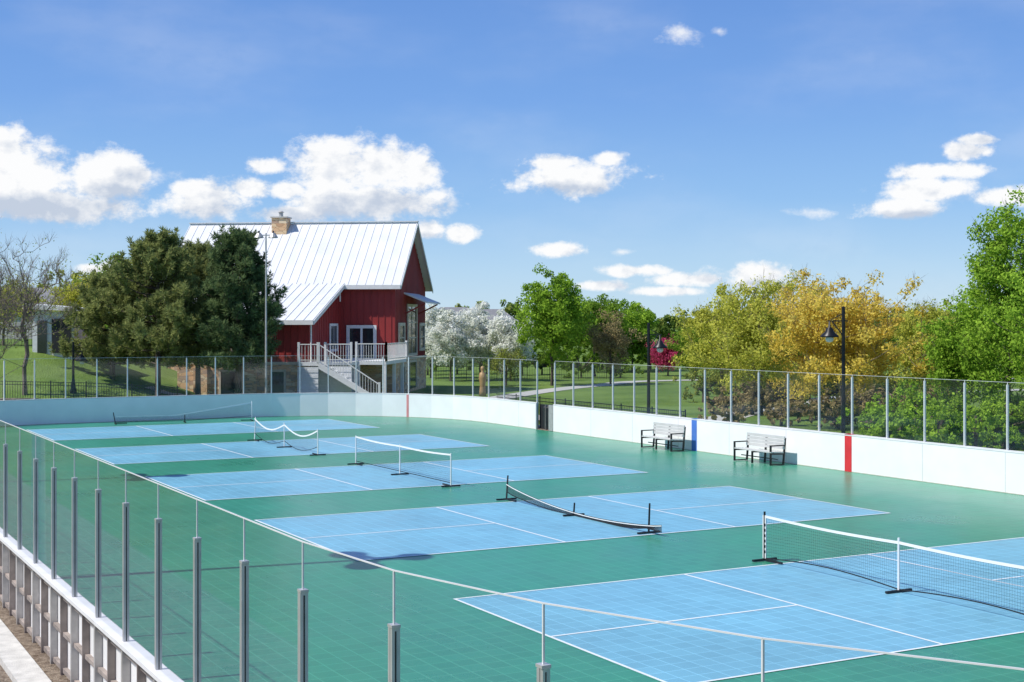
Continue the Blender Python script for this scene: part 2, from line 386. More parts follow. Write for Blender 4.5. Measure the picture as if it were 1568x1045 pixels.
# ------------------------------------------------------------ benches
def bench(u,v):
    e=empty('park_bench',rink=True)
    fr=MB(); L2=.9
    for sv in (-L2,0,L2):
        y=v+sv
        fr.beam((u-.28,y,.02),(u-.28,y,.62 if sv else .40),.05,.05,Bk)
        fr.beam((u+.22,y,.02),(u+.30,y,.86),.05,.05,Bk)
        fr.beam((u-.28,y,.38),(u+.26,y,.36),.045,.045,Bk)
        if sv: 
            fr.beam((u-.30,y,.63),(u+.27,y,.63),.06,.035,Bk)
            fr.beam((u-.30,y,.04),(u+.24,y,.04),.05,.035,Bk)
    fr.beam((u+.0,v-L2,.2),(u+.0,v+L2,.2),.03,.03,Bk)
    fr.obj('frame',e)
    s=MB()
    for k in range(4): s.beam((u-.25+k*.135,v-L2-.03,.43-k*.008),(u-.25+k*.135,v+L2+.03,.43-k*.008),.11,.035,M['bench'])
    s.obj('seat',e)
    s=MB()
    for k in range(4): 
        z=.55+k*.105; s.beam((u+.215+(z-.4)*.1,v-L2-.03,z),(u+.215+(z-.4)*.1,v+L2+.03,z),.03,.09,M['bench'])
    s.obj('backrest',e)
bench(18.1,15.9); bench(18.1,10.6)
g0=path[GATE]; gv=(g0[1]+path[GATE+1][1])/2
e=empty('litter_bin',rink=True); s=MB(); s.lathe((UR+.35,gv+.1,0),[(0.0,.02),(.26,.02),(.30,.85),(.31,.9),(.31,.95),(.2,1.05),(.0,1.06)],M['black'],16); s.obj('body',e)
e=empty('rink_gate',rink=True); s=MB(); s.box(UR+.0,UR+.05,gv-.70,gv-.35,0.02,1.08,M['steel']); s.box(UR+.2,UR+.25,gv-.7,gv+.72,.05,1.06,M['black']);s.box(UR-.01,UR+.06,gv+.66,gv+.74,0,1.12,M['postw']); s.obj('gate_leaf',e)
# ------------------------------------------------------------ lamps
def lantern_lamp(x,y,H,side=-1,big=1):
    e=empty('street_lamp',loc=(x,y,gz(x,y)))
    s=MB(); s.lathe((0,0,0),[(0,0),(.18,0),(.18,.12),(.12,.25),(.09,.6),(.07,.7),(.06,H*.55),(.055,H),(0,H+.03)],M['blackm'],12)
    s.obj('pole',e)
    s=MB(); ax=side*.45; zt=H-.45
    s.beam((0,0,zt),(ax*1.15,0,zt),.035,.04,M['blackm']); s.beam((0,0,zt-.5),(ax*.8,0,zt-.02),.03,.035,M['blackm'])
    s.beam((-ax*.3,0,zt-.0),(0,0,zt),.035,.04,M['blackm']); s.beam((0,0,H-.2),(ax*.9,0,H-.42),.02,.025,M['blackm'])
    s.obj('arm',e)
    s=MB(); s.lathe((ax,0,zt-.62),[(0,.62),(.03,.6),(.04,.42),(.10,.38),(.14,.27),(.29,.14),(.30,.09),(.12,.10),(0,.10)],M['blackm'],16)
    s.obj('shade',e,smooth=True)
    s=MB(); s.lathe((ax,0,zt-.62),[(.12,.10),(.14,.02),(.09,-.06),(0,-.08)],M['lens'],14); s.obj('globe',e,smooth=True)
lantern_lamp(10.75,44.4,4.98,-1); lantern_lamp(5.4,54.1,4.45,1)
lantern_lamp(6.9,115,3.6,1); lantern_lamp(-22.5,70.2,2.6,1)
def flood(x,y,H,thin=.035,big=False):
    e=empty('floodlight_pole',loc=(x,y,gz(x,y)))
    s=MB(); s.lathe((0,0,0),[(0,0),(.13,0),(.13,.3),(thin*1.7,.35),(thin,H),(0,H)],M['steel'],10); s.obj('pole',e)
    s=MB(); 
    if big:
        for ang in (20,140,260):
            c,n_=math.cos(rad(ang)),math.sin(rad(ang))
            s.beam((0,0,H-.1),(c*.75,n_*.75,H+.05),.08,.08,M['steel'])
            s.lathe((c*.75,n_*.75,H-.15),[(0,.30),(.16,.28),(.34,.06),(.38,0),(.34,-.02),(0,.0)],M['steel'],14)
            s.beam((c*.15,n_*.15,H-.3),(c*.45,n_*.45,H-.28),.35,.2,M['steel'])
    else:
        s.beam((-.45,0,H-.1),(.45,0,H-.1),.05,.05,M['steel'])
        for dx in (-.36,.36):
            s.lathe((dx,0,H-.22),[(0,.26),(.10,.24),(.22,.06),(.25,0),(.23,-.02),(0,.0)],M['steel'],12)
            s.beam((dx,-.1,H+.0),(dx,.1,H+.1),.07,.06,M['blackm'])
    s.obj('floodlights',e)
flood(-12.4,69.0,9.0)
flood(-9.95,23.1,10.2,.07,True); flood(-17.9,37.0,10.2,.07,True)
# ------------------------------------------------------------ barn
BC=(-7.27,85.0); BA=(-.9937,.112); BB=(.112,.9937)
def B(i,j,z): return (BC[0]+i*BA[0]+j*BB[0],BC[1]+i*BA[1]+j*BB[1],z)
barn=empty('red_barn')
LN=14.6; LA=11.2; WD=10.6; EZ=7.1; RZ=11.0; RJ=WD/2; slope=(RZ-EZ)/RJ
AI=3.45; AJ=-7.5
s=MB(); sd=M['siding']
SB=2.2
s.quad([B(0,0,SB),B(0,WD,SB),B(0,WD,EZ-.1),B(0,RJ,RZ-.15),B(0,0,EZ-.1)],sd)
s.quad([B(LN,0,SB),B(LN,0,EZ-.1),B(LN,RJ,RZ-.15),B(LN,WD,EZ-.1),B(LN,WD,SB)],sd)
s.quad([B(0,0,SB),B(0,0,EZ-.1),B(LN,0,EZ-.1),B(LN,0,SB)],sd)
s.quad([B(0,WD,SB),B(LN,WD,SB),B(LN,WD,EZ-.1),B(0,WD,EZ-.1)],sd)
az0=4.62; az1=6.95
s.quad([B(AI,AJ,SB),B(AI,0,SB),B(AI,0,az1-.1),B(AI,AJ,az0+.08)],sd)
s.quad([B(AI,AJ,SB),B(AI,AJ,az0+.08),B(LA,AJ,az0+.08),B(LA,AJ,SB)],sd)
s.quad([B(LA,AJ,SB),B(LA,AJ,az0+.08),B(LA,0,az1-.1),B(LA,0,SB)],sd)
s.obj('red_walls',barn)
s=MB()
j=.05
while j<WD: 
    zt=(EZ+slope*min(j,WD-j))-.15; s.box(-.035,0,j-.025,j+.025,SB,zt,sd,B); j+=.42
i=.25
while i<AI: s.box(i-.025,i+.025,-.035,0,SB,EZ-.2,sd,B); i+=.42
j=AJ+.2
while j<0: s.box(AI-.035,AI,j-.025,j+.025,SB,az0+(az1-az0)*(j-AJ)/-AJ-.05,sd,B); j+=.42
i=AI+.2
while i<LA: s.box(i-.025,i+.025,AJ-.035,AJ,SB,az0,sd,B); i+=.42
s.obj('battens',barn)
s=MB(); st_=M['stone']
s.box(-.08,LN,-.05,WD+.05,-.5,SB-.02,st_,B); s.box(AI-.08,LA,AJ-.08,-.06,-.5,SB-.02,st_,B)
for ii in (AI+.35,AI+3.4,AI+6.3): s.box(ii-.4,ii+.4,AJ-.35,AJ-.083,-.5,SB-.14,st_,B)
s.obj('stone_base',barn)
s=MB(); s.box(-.12,-.081,-.1,WD+.1,SB-.1,SB+.06,M['tan'],B); s.box(AI-.12,LA,AJ-.13,AJ-.082,SB-.1,SB+.06,M['tan'],B); s.obj('base_course',barn)
s=MB(); rf=M['roof']
def roofpl(i0,i1,j0,z0,j1,z1,t,m):
    s.hexa([B(i0,j0,z0),B(i1,j0,z0),B(i1,j1,z1),B(i0,j1,z1),B(i0,j0,z0+t),B(i1,j0,z0+t),B(i1,j1,z1+t),B(i0,j1,z1+t)],m)
def ribs(i0,i1,j0,z0,j1,z1,t,step=.55):
    i=i0+.03
    while i<i1:
        s.hexa([B(i-.02,j0,z0+t),B(i+.02,j0,z0+t),B(i+.02,j1,z1+t),B(i-.02,j1,z1+t),B(i-.02,j0,z0+t+.035),B(i+.02,j0,z0+t+.035),B(i+.02,j1,z1+t+.035),B(i-.02,j1,z1+t+.035)],rf); i+=step
ej=-.55; ez=EZ+slope*ej; T=.12
roofpl(-.45,LN+.4,ej,ez,RJ,RZ,T,rf); ribs(-.45,LN+.4,ej,ez,RJ,RZ,T)
roofpl(-.45,LN+.4,WD-ej,ez,RJ+.002,RZ,T,rf)
aj=AJ-.5; aze=az0-.12
roofpl(AI-.35,LA+.4,aj,aze,-.3,az1-.12,T,rf); ribs(AI-.35,LA+.4,aj,aze,-.3,az1-.12,T)
s.box(-.5,LN+.45,RJ-.18,RJ+.18,RZ+T+.03,RZ+T+.09,rf,B)
s.obj('metal_roof',barn)
s=MB(); tr=M['trim']
def rake(i,j0,z0,j1,z1,w=.24):
    s.hexa([B(i-.05,j0,z0-w),B(i,j0,z0-w),B(i,j1,z1-w),B(i-.05,j1,z1-w),B(i-.05,j0,z0),B(i,j0,z0),B(i,j1,z1),B(i-.05,j1,z1)],tr)
rake(-.452,ej,ez+T,RJ,RZ+T); rake(-.452,WD-ej,ez+T,RJ,RZ+T)
rake(AI-.352,aj,aze+T,-.3,az1)
s.box(-.45,AI+.0,ej-.05,ej-.003,ez-.12,ez+T+.02,tr,B)
s.box(AI-.35,LA+.4,aj-.05,aj-.003,aze-.12,aze+T+.02,tr,B)
s.tube(B(AI-.14,AJ-.16,SB-2.2),B(AI-.14,AJ-.16,aze-.1),.05,.05,tr,8)
s.tube(B(AI-.1,ej-.0,5.8),B(AI-.1,ej-.0,ez),.05,.05,tr,8)
s.obj('trim_and_gutters',barn)
w=MB()
def gwin(j0,j1,z0,z1,fm,nj=1,nz=1,fw=.12):
    w.box(-.06,-.042,j0,j1,z0,z1,M['win'],B)
    for a,b,c,d in ((j0-fw,j0,z0-fw,z1+fw),(j1,j1+fw,z0-fw,z1+fw)): w.box(-.13,-.038,a,b,c,d,fm,B)
    for c,d in ((z0-fw,z0),(z1,z1+fw)): w.box(-.128,-.037,j0,j1,c,d,fm,B)
    for k in range(1,nj): jj=j0+(j1-j0)*k/nj; w.box(-.09,-.061,jj-.05,jj+.05,z0,z1,fm,B)
    for k in range(1,nz): zz=z0+(z1-z0)*k/nz; w.box(-.085,-.0615,j0,j1,zz-.04,zz+.04,fm,B)
gwin(3.9,6.9,2.5,5.55,M['tan'],2,3,.18)
gwin(1.0,2.6,2.8,4.3,M['tan'],1,2,.2); gwin(8.3,9.8,2.8,4.3,M['tan'],1,2,.2)
for (j0,j1,z0,z1) in ((4.2,6.6,.2,1.9),(1.2,2.5,.7,1.7)):
    w.box(-.12,-.09,j0,j1,z0,z1,M['win'],B); w.box(-.16,-.085,j0-.15,j1+.15,z1,z1+.15,M['tan'],B)
    w.box(-.16,-.085,j0-.15,j0,z0,z1,M['tan'],B); w.box(-.16,-.085,j1,j1+.15,z0,z1,M['tan'],B)
def fwin(i0,i1,jf,z0,z1,fm,ni=1,nz=1,fw=.12):
    w.box(i0,i1,jf-.06,jf-.042,z0,z1,M['win'],B)
    for a,b in ((i0-fw,i0),(i1,i1+fw)): w.box(a,b,jf-.11,jf-.038,z0-fw,z1+fw,fm,B)
    for c,d in ((z0-fw,z0),(z1,z1+fw)): w.box(i0,i1,jf-.108,jf-.037,c,d,fm,B)
    for k in range(1,ni): ii=i0+(i1-i0)*k/ni; w.box(ii-.07,ii+.07,jf-.09,jf-.061,z0,z1,fm,B)
    for k in range(1,nz): zz=z0+(z1-z0)*k/nz; w.box(i0,i1,jf-.085,jf-.0615,zz-.03,zz+.03,fm,B)
fwin(1.35,2.85,0,SB+.12,4.15,tr,2,1,.2)
fwin(6.4,7.9,AJ,2.9,4.1,M['tan'],2); fwin(9.5,10.6,AJ,2.9,4.1,M['tan'])
fwin(4.9,5.6,AJ-.05,.3,1.7,M['tan']); fwin(7.4,8.6,AJ-.05,.3,1.7,M['tan'])
jA=-1.9; w.box(AI-.06,AI-.042,jA-.9,jA+.7,2.9,4.3,M['win'],B)
for a,b,c,d in ((jA-1.1,jA-.9,2.75,4.45),(jA+.7,jA+.9,2.75,4.45)): w.box(AI-.1,AI-.038,a,b,c,d,tr,B)
for c,d in ((2.75,2.9),(4.3,4.45)): w.box(AI-.098,AI-.037,jA-.9,jA+.7,c,d,tr,B)
w.obj('windows_and_doors',barn)
s=MB(); s.hexa([B(-1.5,2.9,5.75),B(0,2.9,6.35),B(0,8.2,6.35),B(-1.5,8.2,5.75),B(-1.5,2.9,5.85),B(0,2.9,6.45),B(0,8.2,6.45),B(-1.5,8.2,5.85)],rf)
for jj in (3.2,7.9): s.beam(B(-.04,jj,5.1),B(-1.35,jj,5.74),.09,.09,M['siding'])
s.obj('awning',barn)
s=MB(); s.box(8.1,9.1,RJ-1.1,RJ-.1,RZ-1.2,RZ+.42,M['stone'],B); s.box(8.02,9.18,RJ-1.18,RJ-.02,RZ+.422,RZ+.5,M['conc'],B)
s.tube(B(8.6,RJ-.6,RZ+.5),B(8.6,RJ-.6,RZ+.8),.14,.14,M['steel'],10); s.tube(B(8.6,RJ-.6,RZ+.81),B(8.6,RJ-.6,RZ+.9),.22,.10,M['steel'],10)
s.obj('chimney',barn)
DI0=-.75; DJ=-6.3; DZ=2.28
s=MB(); lp=M['lap']
s.box(DI0,AI-.09,DJ,-.12,DZ-.2,DZ,lp,B)
for k in range(13): s.box(1.0,AI+.35,DJ-1.3-(.02 if k%2 else 0),DJ-1.22,k*.155,k*.155+.15,lp,B)
s.box(1.0,AI+.35,DJ-1.2,DJ,DZ-.2,DZ-.002,lp,B)
for ii,jj in ((DI0+.1,DJ+.1),(DI0+.1,-1),(.9,DJ+.1),(DI0+.1,-3.5)): s.box(ii-.09,ii+.09,jj-.09,jj+.09,0,DZ-.2,lp,B)
s.box(.95,AI-.1,DJ+.1,DJ+.15,0,DZ-.2,lp,B)
nst=13
for k in range(nst):
    ii=2.6-k*.27; zz=DZ-(k+1)*DZ/nst
    s.box(ii-.30,ii,DJ-2.4,DJ-1.31,zz-.04,zz,lp,B)
s.hexa([B(2.6,DJ-2.46,DZ-.35),B(2.6,DJ-2.41,DZ-.35),B(-.9,DJ-2.41,-.1),B(-.9,DJ-2.46,-.1),B(2.6,DJ-2.46,DZ),B(2.6,DJ-2.41,DZ),B(-.9,DJ-2.41,.25),B(-.9,DJ-2.46,.25)],lp)
s.box(2.61,AI+.35,DJ-2.4,DJ-1.31,DZ-.2,DZ-.002,lp,B)
for k in range(13): s.box(2.61,AI+.35,DJ-2.45-(.02 if k%2 else 0),DJ-2.41,k*.155,k*.155+.15,lp,B)
s.obj('deck_and_stairs',barn)
s=MB()
def rail(p,q,n,m=tr,h=1.0,post=.09):
    p=Vector(p);q=Vector(q); up=Vector((0,0,1))
    s.beam(p+up*h,q+up*h,.08,.05,m); s.beam(p+up*.12,q+up*.12,.05,.04,m)
    for k in range(n+1):
        c=p+(q-p)*k/n; big=(k==0 or k==n)
        s.beam(c,c+up*(h+(.12 if big else -.01)),post*(1.4 if big else .28),post*(1.4 if big else .28),m)
rail(B(AI+.3,DJ-2.38,DZ),B(2.65,DJ-2.38,DZ),6)
rail(B(2.6,DJ-2.38,DZ),B(-.85,DJ-2.38,.05),22)
rail(B(2.5,DJ-1.3,DZ),B(1.0,DJ-1.3,DZ),10); rail(B(1,DJ,DZ),B(DI0,DJ,DZ),12); rail(B(DI0,DJ,DZ),B(DI0,-.2,DZ),34)
s.obj('railings',barn)

# ------------------------------------------------------------ vegetation
def rnd_dirs(rng,n):
    d=rng.normal(size=(n,3)); return d/np.linalg.norm(d,axis=1)[:,None]
def soft(rng,n):
    return rnd_dirs(rng,n)*(rng.uniform(0,1,n)**.5*1.75)[:,None]
def quadmesh(name,V,mi,mats,parent=None,loc=(0,0,0)):
    n=len(V)//4; me=D.meshes.new(name)
    me.vertices.add(n*4); me.vertices.foreach_set('co',V.astype(np.float32).ravel())
    me.loops.add(n*4); me.loops.foreach_set('vertex_index',np.arange(n*4,dtype=np.int32))
    me.polygons.add(n); me.polygons.foreach_set('loop_start',np.arange(0,n*4,4,dtype=np.int32)); me.polygons.foreach_set('loop_total',np.full(n,4,dtype=np.int32))
    for m in mats: me.materials.append(m)
    me.polygons.foreach_set('material_index',mi.astype(np.int32)); me.update(calc_edges=True)
    o=D.objects.new(name,me); o.location=loc; scn.collection.objects.link(o)
    if parent: o.parent=parent
    return o
def leaves(rng,C,size,aspect=.55,out=None):
    n=len(C); t=rnd_dirs(rng,n)
    r=rnd_dirs(rng,n)
    if out is not None: r=r+out*.9
    b=np.cross(t,r); b/=np.linalg.norm(b,axis=1)[:,None]+1e-9
    if out is not None: t=np.cross(b,r); t/=np.linalg.norm(t,axis=1)[:,None]+1e-9
    s=size*rng.uniform(.6,1.35,n)[:,None]
    return np.stack([C+t*s,C+b*s*aspect,C-t*s,C-b*s*aspect],1).reshape(-1,3)
def tubes(P0,P1,R0,R1,k=5):
    d=P1-P0; l=np.linalg.norm(d,axis=1)[:,None]+1e-9; d=d/l
    up=np.where(np.abs(d[:,2:3])<.9,np.array([[0,0,1.]]),np.array([[1.,0,0]])); x=np.cross(d,up); x/=np.linalg.norm(x,axis=1)[:,None]; y=np.cross(d,x)
    out=[]
    for i in range(k):
        a0=2*math.pi*i/k; a1=2*math.pi*(i+1)/k
        c0=x*math.cos(a0)+y*math.sin(a0); c1=x*math.cos(a1)+y*math.sin(a1)
        out.append(np.stack([P0+c0*R0[:,None],P0+c1*R0[:,None],P1+c1*R1[:,None],P1+c0*R1[:,None]],1))
    return np.concatenate(out).reshape(-1,3)
def crown_pts(rng,n,rx,ry,rz,seed,rag=.45,shell=.45,taper=0):
    d=rnd_dirs(rng,n); rr=rng.uniform(0,1,n)**shell
    f=np.array([1-rag/3+rag*(noise.noise(Vector(q)*1.9+Vector((seed*3.1,0,0)))*1.5) for q in d])
    p=d*(rr*f)[:,None]
    if taper: p[:,:2]*=(1-taper*np.clip(p[:,2:3],-1,1))
    return p*np.array([rx,ry,rz])
def tree(name,x,y,H,cb,rx,K,NL,lsize,mat_l,seed,bark='bark',sigma=.3,twigs=0,tr=.12,shell=.45,taper=0,rag=.45,ry=None,clump_flat=.8):
    rng=np.random.default_rng(seed); z=gz(x,y); rz=(H-cb)/2; cz=cb+rz
    A=crown_pts(rng,K,rx,ry or rx,rz,seed,rag,shell,taper)+np.array([0,0,cz])
    nodes=[np.array([0,0,-.2])]; par=[-1]
    nt=8; wob=rng.normal(size=(nt+1,2))*.05*rx*.4
    top=cb+(H-cb)*.62
    for i in range(1,nt+1):
        t=i/nt; nodes.append(np.array([wob[i,0]*t*2,wob[i,1]*t*2,top*t])); par.append(len(nodes)-2)
    order=np.argsort(np.linalg.norm(A[:,:2],axis=1)+.3*np.abs(A[:,2]-cz))
    zmin=cb*.75
    for k in order:
        a=A[k]; N=np.array(nodes); dd=N-a; dist=np.linalg.norm(dd,axis=1)
        hor=np.linalg.norm(dd[:,:2],axis=1)
        cost=dist+1.6*np.maximum(0,dd[:,2]+.35*hor)+np.where(N[:,2]<zmin,3,0)
        i=int(np.argmin(cost)); p=N[i]; m=(p+a)/2+rng.normal(size=3)*dist[i]*.07; m[2]+=-.04*dist[i] 
        nodes.append(m); par.append(i); nodes.append(a); par.append(len(nodes)-2)
    N=np.array(nodes); par=np.array(par); r2=np.full(len(N),0.0); 
    leafr=tr/math.sqrt(K)
    for i in range(len(N)-1,0,-1):
        if r2[i]==0: r2[i]=leafr**2
        r2[par[i]]+=r2[i]
    rr=np.sqrt(r2); idx=np.arange(1,len(N)); 
    R0=np.minimum(rr[par[idx]],rr[idx]*1.25); R1=rr[idx]
    near=idx<=nt; R0[near]=rr[par[idx[near]]]
    R0[0]*=1.35
    Vb=tubes(N[par[idx]],N[idx],R0,R1,6)
    if twigs:
        c=np.repeat(A,twigs,0); out=(c-np.array([0,0,cb]))/ (np.linalg.norm(c-np.array([0,0,cb]),axis=1)[:,None]+1e-6)
        d=rnd_dirs(rng,len(c))*.6+out*.7+np.array([0,0,.35]); d/=np.linalg.norm(d,axis=1)[:,None]
        ln=rng.uniform(.3,1,len(c))[:,None]*sigma*2.4; e1=c+d*ln
        Vt=tubes(c,e1,np.full(len(c),leafr*.6),np.full(len(c),leafr*.25),3)
        d2=rnd_dirs(rng,len(c))*.6+d; s0=c+d*ln*.5
        Vt2=tubes(s0,s0+d2*ln*.5,np.full(len(c),leafr*.4),np.full(len(c),leafr*.2),3)
        Vb=np.concatenate([Vb,Vt,Vt2])
    ci=rng.integers(0,K,NL); w=rng.uniform(.6,1.3,K)
    off=soft(rng,NL)
    C=A[ci]+off*(sigma*w[ci])[:,None]*np.array([1,1,clump_flat])
    on=off/(np.linalg.norm(off,axis=1)[:,None]+1e-6)*.6+(C-np.array([0,0,cz]))/np.array([rx,rx,rz])*.7
    Vl=leaves(rng,C,lsize,out=on)
    V=np.concatenate([Vb,Vl]); mi=np.concatenate([np.zeros(len(Vb)//4),np.ones(len(Vl)//4)])
    return quadmesh(name,V,mi,[M[bark],mat_l],loc=(x,y,z))
def pine(name,x,y,H,rx,mat_l,seed,lsz=.14,per=20,start=1.6,power=.55):
    rng=np.random.default_rng(seed); z=gz(x,y)
    tufts=[];segs=[]
    hz=start
    while hz<H-.2:
        t=(hz-start)/(H-start); prof=rx*min(1,.72+t*1.6)*max(.04,1-t)**power*1.12
        nb=int(5+rng.integers(0,3)) 
        for b in range(nb):
            a=rng.uniform(0,2*math.pi); Lb=prof*rng.uniform(.55,1.15)*(1+.45*noise.noise(Vector((math.cos(a)*1.3+seed,math.sin(a)*1.3,hz*.5))))
            if Lb<.12: continue
            rise=.10+.55*t
            prev=np.array([0,0,hz])
            for k in range(1,5):
                f=k/4; p=np.array([math.cos(a)*Lb*f,math.sin(a)*Lb*f,hz+Lb*rise*(f**1.6)*.75])+rng.normal(size=3)*.05
                segs.append((prev,p,.05*(1-f*.8)+.008,.045*(1-f*.85)+.006)); prev=p
                if f>=.5:
                    for q in range(int(2+3*f)):
                        c=p+rng.normal(size=3)*np.array([.27,.27,.13])*(.7+.2*rx/3)
                        dd=np.array([math.cos(a)*.35,math.sin(a)*.35,1.0])+rng.normal(size=3)*.25; dd/=np.linalg.norm(dd)
                        ln=rng.uniform(.25,.55)
                        segs.append((c-dd*.1,c+dd*ln,.012,.006))
                        tufts.append((c,dd)); tufts.append((c+dd*ln*.6,dd)); 
                        if k==4 or rng.random()<.4: tufts.append((c+dd*ln,dd))
        hz+=.36
    for q in range(5): tufts.append((np.array([0,0,H-.5+.12*q]),np.array([0,0,1.])))
    segs.append((np.array([0,0,-.3]),np.array([0,0,H*.5]),.17,.11)); segs.append((np.array([0,0,H*.5]),np.array([0,0,H-.1]),.11,.02))
    Tf=np.array([q[0] for q in tufts]); Dr=np.array([q[1] for q in tufts]); C=np.repeat(Tf,per,0); Dd=np.repeat(Dr,per,0)
    d=rnd_dirs(rng,len(C))+Dd*.75; d/=np.linalg.norm(d,axis=1)[:,None]
    sz=(lsz*rng.uniform(.7,1.25,len(C)))[:,None]
    C2=C+d*sz; r=rnd_dirs(rng,len(C)); b=np.cross(d,r); b/=np.linalg.norm(b,axis=1)[:,None]
    Vl=np.stack([C2+d*sz,C2+b*.024,C2-d*sz,C2-b*.024],1).reshape(-1,3)
    Vb=tubes(np.array([q[0] for q in segs]),np.array([q[1] for q in segs]),np.array([q[2] for q in segs]),np.array([q[3] for q in segs]),4)
    return quadmesh(name,np.concatenate([Vb,Vl]),np.concatenate([np.zeros(len(Vb)//4),np.ones(len(Vl)//4)]),[M['bark'],mat_l],loc=(x,y,z))
def mass(name,items,nl,lsize,mat_l,seed,sigma=.35,K=46,low=.52):
    rng=np.random.default_rng(seed); Cs=[]; S0=[];S1=[];On=[]
    for (x,y,rx,ry,H) in items:
        z=gz(x,y)
        A=crown_pts(rng,K,rx,ry,H*.5,seed+x,.5,.4)+np.array([x,y,z+H*low])
        ci=rng.integers(0,K,nl); off=soft(rng,nl); c=A[ci]+off*sigma*H*.13; Cs.append(c)
        On.append(off*.5+(c-np.array([x,y,z+H*.4]))/np.array([rx,ry,H*.5])*.7)
        S0.append([x,y,z-.3]); S1.append([x,y,z+H*.6])
        for k in range(6): S0.append([x,y,z+H*.3]); S1.append(list(A[k]))
    C=np.concatenate(Cs); Vl=leaves(rng,C,lsize,out=np.concatenate(On)); S0=np.array(S0);S1=np.array(S1)
    Vb=tubes(S0,S1,np.full(len(S0),.1),np.full(len(S0),.04),5)
    return quadmesh(name,np.concatenate([Vb,Vl]),np.concatenate([np.zeros(len(Vb)//4),np.ones(len(Vl)//4)]),[M['bark'],mat_l])
def at(px,Y): return (px-784)/2096*Y
pine('pine_tree',at(242,72),72,8.3,3.2,LM['pine'],3,start=1.9)
pine('pine_tree',at(365,71),71,8.8,2.1,LM['pined'],8,start=2.3)
pine('pine_tree',at(300,75),75.5,8.2,2.2,LM['pine'],12,start=2.1)
pine('pine_tree',at(168,74),74.5,5.6,2.3,LM['pine'],14,start=.8)
tree('bare_tree',at(38,69),69,7.8,1.6,3.0,230,1500,.05,LM['olive'],21,'barkg',.32,twigs=7,tr=.17,rag=.6)
tree('bare_tree',at(-20,64),64,8.6,1.6,2.6,200,700,.05,LM['olive'],22,'barkg',.32,twigs=7,tr=.17,rag=.6)
tree('budding_tree',at(115,90),90,4.8,1.2,2.0,120,4500,.08,LM['ygreen'],23,'barkg',.3,twigs=4)
tree('budding_tree',at(5,84),84,4.4,.8,2.6,120,5500,.08,LM['ygreen'],25,'barkg',.3,twigs=3)
tree('leafy_tree',at(150,100),100,6.0,1.0,2.6,110,9000,.11,LM['green'],24,sigma=.35)
tree('leafy_tree',at(185,104),104,6.4,1.0,2.6,110,9000,.11,LM['lime'],26,sigma=.35)
tree('leafy_tree',at(845,98),98,8.9,1.4,2.8,190,22000,.10,LM['lime'],31,sigma=.36,taper=.22,shell=.5,rag=.25,tr=.16)
for k,(px,Y,H,rx) in enumerate([(690,106,6.1,2.0),(735,108,6.4,2.4),(782,106,5.6,2.0),(660,112,5.6,1.8)]):
    tree('blossom_tree',at(px,Y),Y,H,.7,rx,120,12000,.11,LM['white'],40+k,sigma=.3,tr=.13)
tree('leafy_tree',at(915,125),125,7.0,.7,3.0,130,14000,.13,LM['green'],50,sigma=.4)
tree('bronze_tree',at(935,100),100,5.4,.9,1.9,110,7500,.07,LM['brown'],51,twigs=3,sigma=.28)
tree('leafy_tree',at(968,128),128,6.6,.5,2.9,130,13000,.13,LM['lime'],52,sigma=.4)
tree('leafy_tree',at(1065,110),110,4.6,.5,2.2,110,9000,.10,LM['green'],55,sigma=.33)
tree('budding_tree',at(775,98),98,2.9,.3,1.7,80,3600,.06,LM['olive'],53,sigma=.25,twigs=3)
tree('crabapple_tree',at(1023,116),116,3.3,.5,1.7,100,8500,.085,LM['pink'],54,sigma=.3,rag=.3)
tree('yellow_tree',at(1290,57),57,6.8,.9,3.6,280,27000,.066,LM['yellow'],60,'barkg',.30,twigs=4,tr=.15,rag=.40,shell=.5)
tree('yellow_tree',at(1165,68),68,7.1,.6,3.1,220,22000,.074,LM['ygreen'],61,'barkg',.32,twigs=3,tr=.14)
tree('yellow_tree',at(1105,78),78,6.6,.5,2.6,170,16000,.083,LM['ygreen'],62,'barkg',.32,twigs=3,tr=.13)
tree('yellow_tree',at(1225,74),74,7.4,.6,3.0,200,18000,.08,LM['yellow'],66,'barkg',.32,twigs=3,tr=.14)
tree('poplar_tree',at(1545,50),50,9.5,.6,1.9,280,32000,.068,LM['lime'],63,sigma=.28,taper=.25,rag=.30,tr=.15,twigs=2)
tree('leafy_tree',at(1475,54),54,5.6,.2,1.9,170,19000,.066,LM['lime'],64,sigma=.28,tr=.1,twigs=2)
tree('leafy_tree',at(1415,66),66,5.8,.3,2.1,150,13000,.07,LM['ygreen'],65,sigma=.3,twigs=4,tr=.1)
tree('leafy_tree',at(1610,46),46,7.0,.5,2.2,160,13000,.06,LM['lime'],67,sigma=.28,tr=.12)
rng=np.random.default_rng(5)
its=[]
for k in range(28):
    px=1350+k*14+rng.uniform(-10,10); Y=46+rng.uniform(0,8); its.append((at(px,Y),Y,1.3,1.1,rng.uniform(1.6,2.9)))
mass('shrubs',its,2600,.062,LM['lime'],71,low=.4)
its=[]
for k in range(18):
    px=1110+k*20+rng.uniform(-10,10); Y=58+rng.uniform(0,9); its.append((at(px,Y),Y,1.4,1.1,rng.uniform(1.0,2.2)))
mass('shrubs',its,1800,.07,LM['brown'],72,low=.4)
its=[]
for k in range(20):
    px=1080+k*20+rng.uniform(-10,10); Y=72+rng.uniform(0,14); its.append((at(px,Y),Y,1.7,1.3,rng.uniform(1.6,3.0)))
mass('shrubs',its,1700,.08,LM['olive'],79,low=.42)
its=[(at(px,74.5),74.5,.7,.7,.6) for px in (500,515,535,555,575)]
mass('hedge',its,900,.05,LM['olive'],73)
its=[];its2=[]
